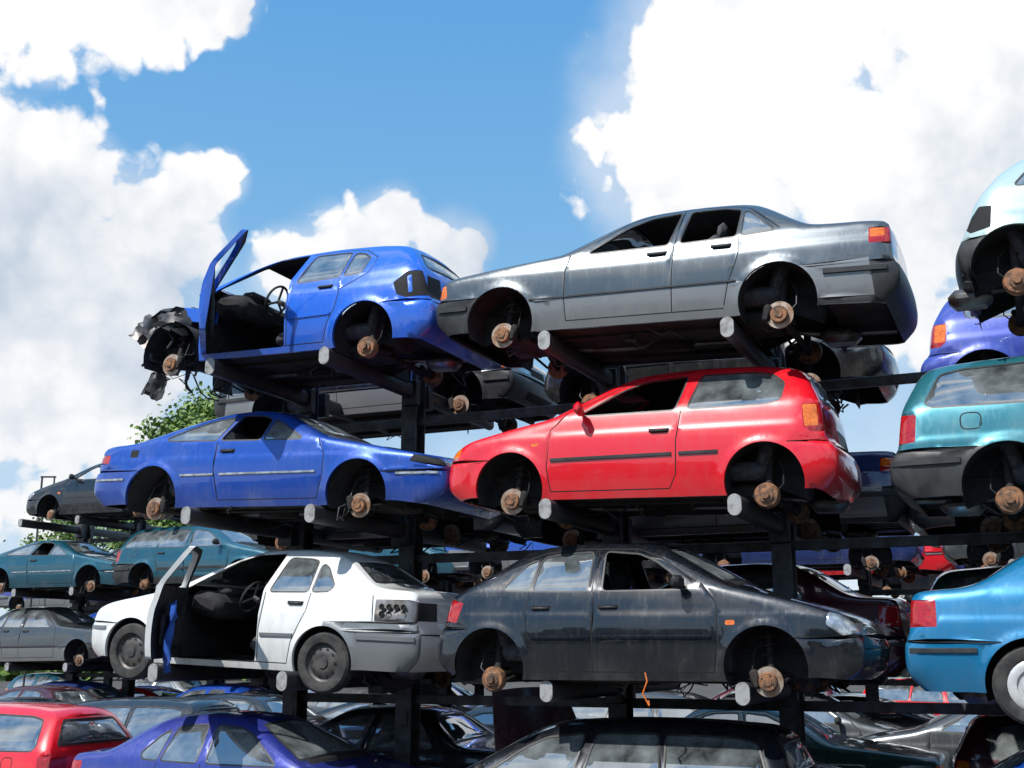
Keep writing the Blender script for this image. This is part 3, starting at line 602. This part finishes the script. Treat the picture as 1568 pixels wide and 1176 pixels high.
ARMS=[]
for s,z in((-.45,4.91),(-2.2,4.98),(-4.65,5.085),(-6.1,5.115)): ARMS.append((s,z))
L3=((-.45,3.335),(-2.2,3.385),(-4.75,3.465),(-6.3,3.515)); L2=((-.45,1.77),(-2.2,1.77),(-5.0,1.83),(-6.6,1.90))
ARMS+=L3; ARMS+=L2
for s in(2.5,4.2): ARMS+= [(s,1.66),(s,3.19),(s,4.95)]
M_steel=simple('rack_galvanised_steel',(.085,.092,.10),.5,.4,col2=(.045,.042,.04),nscale=6,bump=.2)
M_arm=simple('rack_arm_paint',(.038,.039,.042),.5,.15,col2=(.075,.055,.042),nscale=7,bump=.15,lo=.5,hi=.72)
M_cap=simple('rack_arm_cap',(.36,.365,.37),.55,.1,col2=(.17,.155,.14),nscale=14,lo=.48,hi=.7)
def rack(name,cols,arms,ph=1.98,back=True,top=5.3,P0=0):
    b=Buf()
    def loc(s,p,z): return row(s,P0+p,z)
    for s in cols:
        rbox(b,loc(s,ph,top/2),(.02,.20,top),.004,0,(0,0,-TH))
        for dy in(-.105,.105): rbox(b,loc(s,ph+dy,top/2),(.20,.016,top),.004,0,(0,0,-TH))
        rbox(b,loc(s,ph,.02),(.42,.42,.03),.005,0,(0,0,-TH))
        rbox(b,loc(s,ph,.14),(.16,3.6,.16),.01,0,(0,0,-TH))
        for zz in np.arange(.5,top,.8):
            for sg in(-1,1): rbox(b,loc(s,ph+sg*.118,zz),(.12,.012,.16),.003,0,(0,0,-TH))
    for s,z in arms:
        for sg in((-1,1) if back else(-1,)):
            L=2.02; hh=.19; ww=.125
            prof=[(ww/2*math.cos(t),(hh-ww)/2*(1 if math.sin(t)>0 else -1)+ww/2*math.sin(t)) for t in np.linspace(math.pi/16,2*math.pi-math.pi/16,16)]
            v=[];f=[];n=16
            for yy,k in((.1,1),(L-.006,1),(L,.97)):
                for a,c_ in prof: v.append(loc(s+a*k,ph+sg*yy,z-hh/2-.002+c_*k))
            mm=[]
            for i in range(2):
                for k in range(n): f.append((i*n+k,i*n+(k+1)%n,(i+1)*n+(k+1)%n,(i+1)*n+k)); mm.append(1 if i==0 else 2)
            f.append(tuple(2*n+k for k in range(n))); mm.append(2); b.add(v,f,mm)
            rbox(b,loc(s,ph+sg*.16,z-.12),(.2,.1,.30),.01,0,(0,0,-TH))
    for zz in(1.5,3.05,4.65):
        a,c=loc(min(cols),ph,zz),loc(max(cols),ph,zz); m=(a+c)/2; rbox(b,m,((a-c).length,.06,.10),.006,0,(0,0,-TH))
    me=b.mesh(name,[M_steel,M_arm,M_cap],merge=0); ob=bpy.data.objects.new(name,me); scene.collection.objects.link(ob); return ob
rack('steel_storage_rack',[-6.2,-4.7,-2.2,-.45,2.5,4.2],ARMS)

rnd=random.Random(11)
KEYS=['saloong','minig','hatchg','coupe','estate','sedan2']
def fill(s,p,z,facing=None,key=None,pm=None,name='scrap_car',tilt=None):
    key=key or rnd.choice(KEYS); facing=facing or rnd.choice('LR')
    place(name,key,pm or rnd.choice(POOL),s,p,z,'R' if facing=='L' else 'F',facing,rnd.uniform(-.02,.02) if tilt is None else tilt,yaw=rnd.uniform(-.02,.02))
for s,z,k,pm in((-.2,4.82,'hatchg',pm_blk),(-4.4,4.95,'saloong',pm_dark),(-.3,3.26,'saloong',pm_navy),(-4.5,3.38,'minig',pm_grey),(-.3,1.72,'sedan2',pm_burg),(-4.6,1.72,'hatchg',pm_lsil),(4.0,3.2,'hatchg',pm_grey),(4.1,1.6,'estate',pm_green)):
    fill(s,2.55,z,key=k,pm=pm,tilt=0)
fill(3.95,2.6,4.55,'R','minig',pm_vblue,'blue_small_hatchback_car',0)
place('violet_blue_saloon_car','sedan2',pm_viol,-4.5,.10,.14,'F','R')
place('dark_estate_car','estate',pm_dark,-.9,.10,.14,'R','L')
place('red_estate_car','estate',pm_red,-9.1,.3,.14,'R','L')
place('blue_small_hatchback_car','minig',pm_cal,3.2,.1,.14,'R','L')
for s in(-9,-4.7,-.5,3.8): fill(s,2.6,.14)
for s in np.arange(-14,10,4.7): fill(s+rnd.uniform(-.3,.3),5.6,.14)
for s in np.arange(-16,12,4.5): fill(s+rnd.uniform(-.3,.3),7.8,.14)
# raised burgundy bonnet between the ground-level cars
b=Buf(); n=12; v=[];f=[]
for off in(0,-.02):
    for i in range(n+1):
        for j in range(n+1):
            x=(i/n-.5)*1.2*(1-.22*(j/n)**2); y=j/n*1.0; v.append((x,y,.10*(1-(2*i/n-1)**2)+.06*math.sin(y*2.4)+off))
o=(n+1)**2
for i in range(n):
    for j in range(n):
        q=(i*(n+1)+j,(i+1)*(n+1)+j,(i+1)*(n+1)+j+1,i*(n+1)+j+1); f+= [q,tuple(k+o for k in q[::-1])]
edge=[(i*(n+1),(i+1)*(n+1)) for i in range(n)]+[(i*(n+1)+n,(i+1)*(n+1)+n) for i in range(n)]+[(j,j+1) for j in range(n)]+[(n*(n+1)+j,n*(n+1)+j+1) for j in range(n)]
f+= [(a,c,c+o,a+o) for a,c in edge]
b.add(v,f,0); ob=bpy.data.objects.new('loose_car_bonnet',b.mesh('loose_car_bonnet',[pm_burg],merge=0)); scene.collection.objects.link(ob)
ob.matrix_world=Matrix.Translation(row(-3.1,2.15,.66))@Matrix.Rotation(-TH+1.0,4,'Z')@Matrix.Rotation(math.radians(68),4,'X')
def bigrack(P0,svals,levels,skip=(),dps=(0,2.5)):
    arms=[]
    for s in svals:
        for z in levels[1:]: arms+= [(s-.4,z),(s-2.1,z)]
    cols=[s-.4 for s in svals]+[s-2.1 for s in svals]
    rack('steel_storage_rack',cols,arms,P0=P0,top=max(levels)+.2)
    for i,s in enumerate(svals):
        for j,z in enumerate(levels):
            for dp in dps:
                if (i,j,dp) in skip: continue
                fill(s+rnd.uniform(-.15,.15),P0+dp,z)
fill(-17.14,10.05,3.43,'R','coupe',pm_teal); fill(-13.1,10.05,3.43,'R','estate',pm_teal); 
fill(-17.3,10.05,1.85,'R','saloong',pm_grey); fill(-13.2,10.05,1.85,'L','hatchg',pm_dark)
fill(-16.0,10.05,5.02,'L','hatcho',pm_dark)
bigrack(10.05,[-17.2,-13.1,-9.0,-4.8,-.6,3.6],[.14,1.80,3.43,5.0],skip=[(0,1,0),(0,2,0),(0,3,0),(1,1,0),(1,2,0),(1,3,0),(1,3,2.5),(0,3,2.5),(2,3,0),(2,3,2.5),(3,3,0),(3,3,2.5),(4,3,0),(4,3,2.5),(5,3,0),(5,3,2.5)])
bigrack(19,[-26,-21.5,-17,-12.5,-8,-3.5,1,5.5,10],[.14,1.80,3.43],dps=(0,))

# ------------------------------------------------------------ ground, trees, mast
gm,nt,b=newmat('gravel_ground'); b.inputs['Roughness'].default_value=.95
nt.links.new(mixc(nt,mapr(nt,noise(nt,.6,6,.7),.35,.65,0,1),(.05,.047,.042),(.10,.094,.084)),b.inputs['Base Color'])
bp=nt.nodes.new('ShaderNodeBump'); bp.inputs['Distance'].default_value=.03; nt.links.new(noise(nt,30,4,.7),bp.inputs['Height']); nt.links.new(bp.outputs[0],b.inputs['Normal'])
me=bpy.data.meshes.new('ground'); me.from_pydata([(-600,-600,0),(600,-600,0),(600,1000,0),(-600,1000,0)],[],[(0,1,2,3)]); me.materials.append(gm)
scene.collection.objects.link(bpy.data.objects.new('ground',me))
M_leaf=simple('foliage',(.17,.26,.05),.65,col2=(.08,.14,.03),nscale=1.1); M_leafd=simple('foliage_dark',(.05,.085,.025),.8,col2=(.025,.045,.015),nscale=.5); M_bark=simple('bark',(.12,.10,.08),.9,nscale=4)
def tree(name,loc,h,w,seed,n=9000,leaf=.16,ncl=60):
    rs=random.Random(seed); b=Buf(); loc=Vector(loc)
    tube(b,[loc,loc+Vector((.1,0,h*.35)),loc+Vector((-.1,.1,h*.8))],[.28,.2,.05],1,9)
    cl=[]
    for i in range(ncl):
        t=rs.uniform(.35,.97)**.8; a=rs.uniform(0,6.28); rr=w*.5*math.sin(math.pi*min(1,t*.9+.04))**.5*rs.uniform(.05,1)**.7
        c=loc+Vector((rr*math.cos(a),rr*math.sin(a),h*t)); cl.append((c,rs.uniform(.35,.8)*w*.11))
        if i%3==0: tube(b,[loc+Vector((0,0,h*t*.7)),(loc+Vector((0,0,h*t*.8))+c)/2,c],[.07,.045,.015],1,5)
    v=[];f=[]
    for i in range(n):
        c,r=rs.choice(cl); p=c+Vector((rs.gauss(0,r),rs.gauss(0,r),rs.gauss(0,r*.8))); 
        d=Vector((rs.uniform(-1,1),rs.uniform(-1,1),rs.uniform(-.9,.5))).normalized()*leaf*rs.uniform(.6,1.3); e=d.orthogonal().normalized()*leaf*.45
        o=len(v); v+= [p-d*.5,p+e,p+d*.5,p-e]; f.append((o,o+1,o+2,o+3))
    b.add(v,f,0); me=b.mesh(name,[M_leaf,M_bark],merge=0); ob=bpy.data.objects.new(name,me); scene.collection.objects.link(ob)
tree('birch_tree',(-10.2,42,0),11.0,6.8,1,30000,.19,110); tree('birch_tree',(-19,52,0),8.5,6,2); tree('birch_tree',(-14.5,47,0),7.5,6,5); tree('birch_tree',(13,60,0),7,7,3,6000)
def belt(name,x0,x1,yf,hf,n,size,mat,seed):
    b=Buf(); rs=random.Random(seed); v=[];f=[]
    for i in range(n):
        x=rs.uniform(x0,x1); hh=hf(x)*rs.random()**.6; p=Vector((x,yf(x)+rs.uniform(-3,3),hh)); d=Vector((rs.uniform(-1,1),rs.uniform(-1,1),rs.uniform(-1,1))).normalized()*size; e=d.orthogonal()*.7
        o=len(v); v+= [p-d,p+e,p+d,p-e]; f.append((o,o+1,o+2,o+3))
    b.add(v,f,0); scene.collection.objects.link(bpy.data.objects.new(name,b.mesh(name,[mat],merge=0)))
belt('unseen_reflection_trees',-90,110,lambda x:95-abs(x)*.1,lambda x:3.4+1.6*math.sin(x*.21)+1.1*math.sin(x*.63+1),12000,.6,M_leaf,5)
belt('unseen_reflection_trees',-70,60,lambda x:-34+abs(x)*.15,lambda x:7.0+1.8*math.sin(x*.31)+1.2*math.sin(x*.83+1),5000,1.2,M_leafd,6)  # unseen tree belt behind the camera, added to darken the cars' lower reflections
b=Buf()
tube(b,[(-15.3,38,0),(-15.3,38,7.6)],.035,0,6); tube(b,[(-14.9,38,6.8),(-14.9,38,7.6)],.03,0,6)
for z in(6.9,7.6): tube(b,[(-15.35,38,z),(-14.85,38,z)],.03,0,6)
scene.collection.objects.link(bpy.data.objects.new('steel_mast',b.mesh('steel_mast',[M_steel],merge=0)))

# ------------------------------------------------------------ light, sky
sd=Vector((-.62,-.55,0)).normalized(); el=math.radians(52)
sv=Vector((sd.x*math.cos(el),sd.y*math.cos(el),math.sin(el)))
sl=bpy.data.lights.new('sun','SUN'); sl.energy=5.0; sl.angle=math.radians(.5); sl.color=(1,.96,.9)
so=bpy.data.objects.new('sun',sl); so.rotation_euler=(-sv).to_track_quat('-Z','Y').to_euler(); scene.collection.objects.link(so)
w=bpy.data.worlds.new('World'); scene.world=w; w.use_nodes=True; nt=w.node_tree; nt.nodes.clear()
out=nt.nodes.new('ShaderNodeOutputWorld'); bg=nt.nodes.new('ShaderNodeBackground'); bg.inputs[1].default_value=.12
sk=nt.nodes.new('ShaderNodeTexSky'); sk.sky_type='NISHITA'; sk.sun_disc=False; sk.sun_elevation=el; sk.sun_rotation=math.atan2(sv.x,sv.y); sk.air_density=1.0; sk.dust_density=.4; sk.ozone_density=1.0
nt.links.new(sk.outputs[0],bg.inputs[0])
def math_(op,a,b=None,c=None,clamp=False):
    n=nt.nodes.new('ShaderNodeMath'); n.operation=op; n.use_clamp=clamp
    for i,q in enumerate((a,b,c)):
        if q is None: continue
        if hasattr(q,'links'): nt.links.new(q,n.inputs[i])
        else: n.inputs[i].default_value=q
    return n.outputs[0]
tc=nt.nodes.new('ShaderNodeTexCoord'); sx=nt.nodes.new('ShaderNodeSeparateXYZ'); nt.links.new(tc.outputs['Generated'],sx.inputs[0])
az=math_('ARCTAN2',sx.outputs[0],sx.outputs[1]); ele=math_('ARCSINE',sx.outputs[2])
cb=nt.nodes.new('ShaderNodeCombineXYZ'); nt.links.new(az,cb.inputs[0]); nt.links.new(ele,cb.inputs[1]); AE=cb.outputs[0]
def wvec(off):
    v=nt.nodes.new('ShaderNodeVectorMath'); v.operation='ADD'; v.inputs[1].default_value=off; nt.links.new(AE,v.inputs[0]); return v.outputs[0]
def wnoise(scale,detail,rough,off=(0,0,0),dist=0):
    n=nt.nodes.new('ShaderNodeTexNoise'); n.noise_dimensions='2D'; n.inputs['Scale'].default_value=scale; n.inputs['Detail'].default_value=detail; n.inputs['Roughness'].default_value=rough; n.inputs['Distortion'].default_value=dist
    nt.links.new(wvec(off),n.inputs['Vector']); return n.outputs['Fac']
nn=nt.nodes.new('ShaderNodeTexNoise'); nn.noise_dimensions='2D'; nn.inputs['Scale'].default_value=22; nn.inputs['Detail'].default_value=3; nt.links.new(AE,nn.inputs['Vector'])
ml=nt.nodes.new('ShaderNodeVectorMath'); ml.operation='SCALE'; ml.inputs['Scale'].default_value=.045; nt.links.new(nn.outputs['Color'],ml.inputs[0])
def wvor(scale,off):
    n=nt.nodes.new('ShaderNodeTexVoronoi'); n.voronoi_dimensions='2D'; n.feature='F1'; n.inputs['Scale'].default_value=scale
    ad=nt.nodes.new('ShaderNodeVectorMath'); ad.operation='ADD'; nt.links.new(wvec(off),ad.inputs[0]); nt.links.new(ml.outputs[0],ad.inputs[1])
    nt.links.new(ad.outputs[0],n.inputs['Vector']); return n.outputs['Distance']
def ae(px,py):
    u=(px-784)/1800; Z=.5417-.0005416*py; Y=1.0259-.2291*Z
    return math.atan2(u,Y),math.atan2(Z,math.hypot(u,Y))
CL=[(40,270,95),(115,262,66),(60,380,150),(290,290,56),(342,270,38),(220,370,105),(60,560,230),(240,440,70),(150,640,150),
 (70,0,95),(210,-5,85),(330,-25,70),(75,85,45),(600,345,50),(540,390,78),(680,400,65),(450,415,60),(725,375,34),
 (1060,60,95),(1180,110,220),(1420,90,280),(1000,230,110),(1130,290,170),(1380,290,240),(1570,290,240)]
cur=None
for px,py,r in CL:
    a,e=ae(px,py); d=nt.nodes.new('ShaderNodeVectorMath'); d.operation='DISTANCE'; nt.links.new(AE,d.inputs[0]); d.inputs[1].default_value=(a,e,0)
    f=math_('MULTIPLY_ADD',d.outputs['Value'],-1800/(r*1.12),1.0)
    cur=f if cur is None else math_('SMOOTH_MAX',cur,f,.25)
cur=math_('MINIMUM',cur,.66)
n1=wnoise(8,8,.6,(3,1,0),.15); v1=wvor(19,(1,2,0)); v2=wvor(47,(4,1,0))
bil=math_('ADD',math_('MULTIPLY_ADD',v1,-.62,.25),math_('MULTIPLY_ADD',v2,-.34,.14))
dens=math_('ADD',math_('ADD',cur,math_('MULTIPLY',math_('SUBTRACT',n1,.5),1.3)),bil)
n0=wnoise(2.2,6,.55,(9,4,2)); away=mapr(nt,math_('ABSOLUTE',az),.5,.8,0,.85)
gen=math_('MULTIPLY',mapr(nt,n0,.50,.59,0,1),away)
def sstep(x,a,b):
    mr=nt.nodes.new('ShaderNodeMapRange'); mr.interpolation_type='SMOOTHSTEP'; mr.inputs[1].default_value=a; mr.inputs[2].default_value=b; nt.links.new(x,mr.inputs[0]); return mr.outputs[0]
low=wnoise(5,5,.55,(3,1.035,0))
thin=math_('MULTIPLY',sstep(math_('ADD',cur,math_('MULTIPLY',math_('SUBTRACT',low,.5),1.4)),-.30,.45),.45)
mask=math_('MAXIMUM',math_('MAXIMUM',sstep(dens,-.04,.24),gen),thin)
hz=mapr(nt,ele,.0,.30,.9,0.0)
mask=math_('MAXIMUM',mask,math_('MULTIPLY',hz,mapr(nt,low,.3,.6,.7,1)))
shade=math_('ADD',math_('ADD',mapr(nt,ele,.47,.33,-.22,.42),math_('MULTIPLY_ADD',bil,-.6,.06)),mapr(nt,wnoise(4.2,7,.55,(7,2.3,0)),.42,.64,-.35,.55),clamp=True)
ccol=mixc(nt,shade,(1.02,1.02,1.02),(.58,.66,.77))
cbg=nt.nodes.new('ShaderNodeBackground'); nt.links.new(ccol,cbg.inputs[0]); cbg.inputs[1].default_value=1.0
hzb=nt.nodes.new('ShaderNodeBackground'); nt.links.new(mixc(nt,mapr(nt,ele,.25,.55,0,1),(.27,.60,.95),(.13,.46,.93)),hzb.inputs[0]); hzb.inputs[1].default_value=.95
m0=nt.nodes.new('ShaderNodeMixShader'); m0.inputs[0].default_value=.75; nt.links.new(bg.outputs[0],m0.inputs[1]); nt.links.new(hzb.outputs[0],m0.inputs[2])
mx=nt.nodes.new('ShaderNodeMixShader'); nt.links.new(mask,mx.inputs[0]); nt.links.new(m0.outputs[0],mx.inputs[1]); nt.links.new(cbg.outputs[0],mx.inputs[2]); nt.links.new(mx.outputs[0],out.inputs[0])
try: w.cycles.sampling_method='MANUAL'; w.cycles.sample_map_resolution=512
except Exception as ex: print(ex)

cam=bpy.data.cameras.new('camera'); cam.lens=36*1800/1568; cam.clip_end=3000; co=bpy.data.objects.new('camera',cam); co.location=(0,0,2); co.rotation_euler=(math.radians(90+12.9),0,0)
scene.collection.objects.link(co); scene.camera=co
scene.view_settings.view_transform='Standard'; scene.view_settings.look='None'; scene.view_settings.exposure=0
print('BUILD',time.time()-T0,'objs',len(bpy.data.objects),'polys',sum(len(m.polygons) for m in bpy.data.meshes))
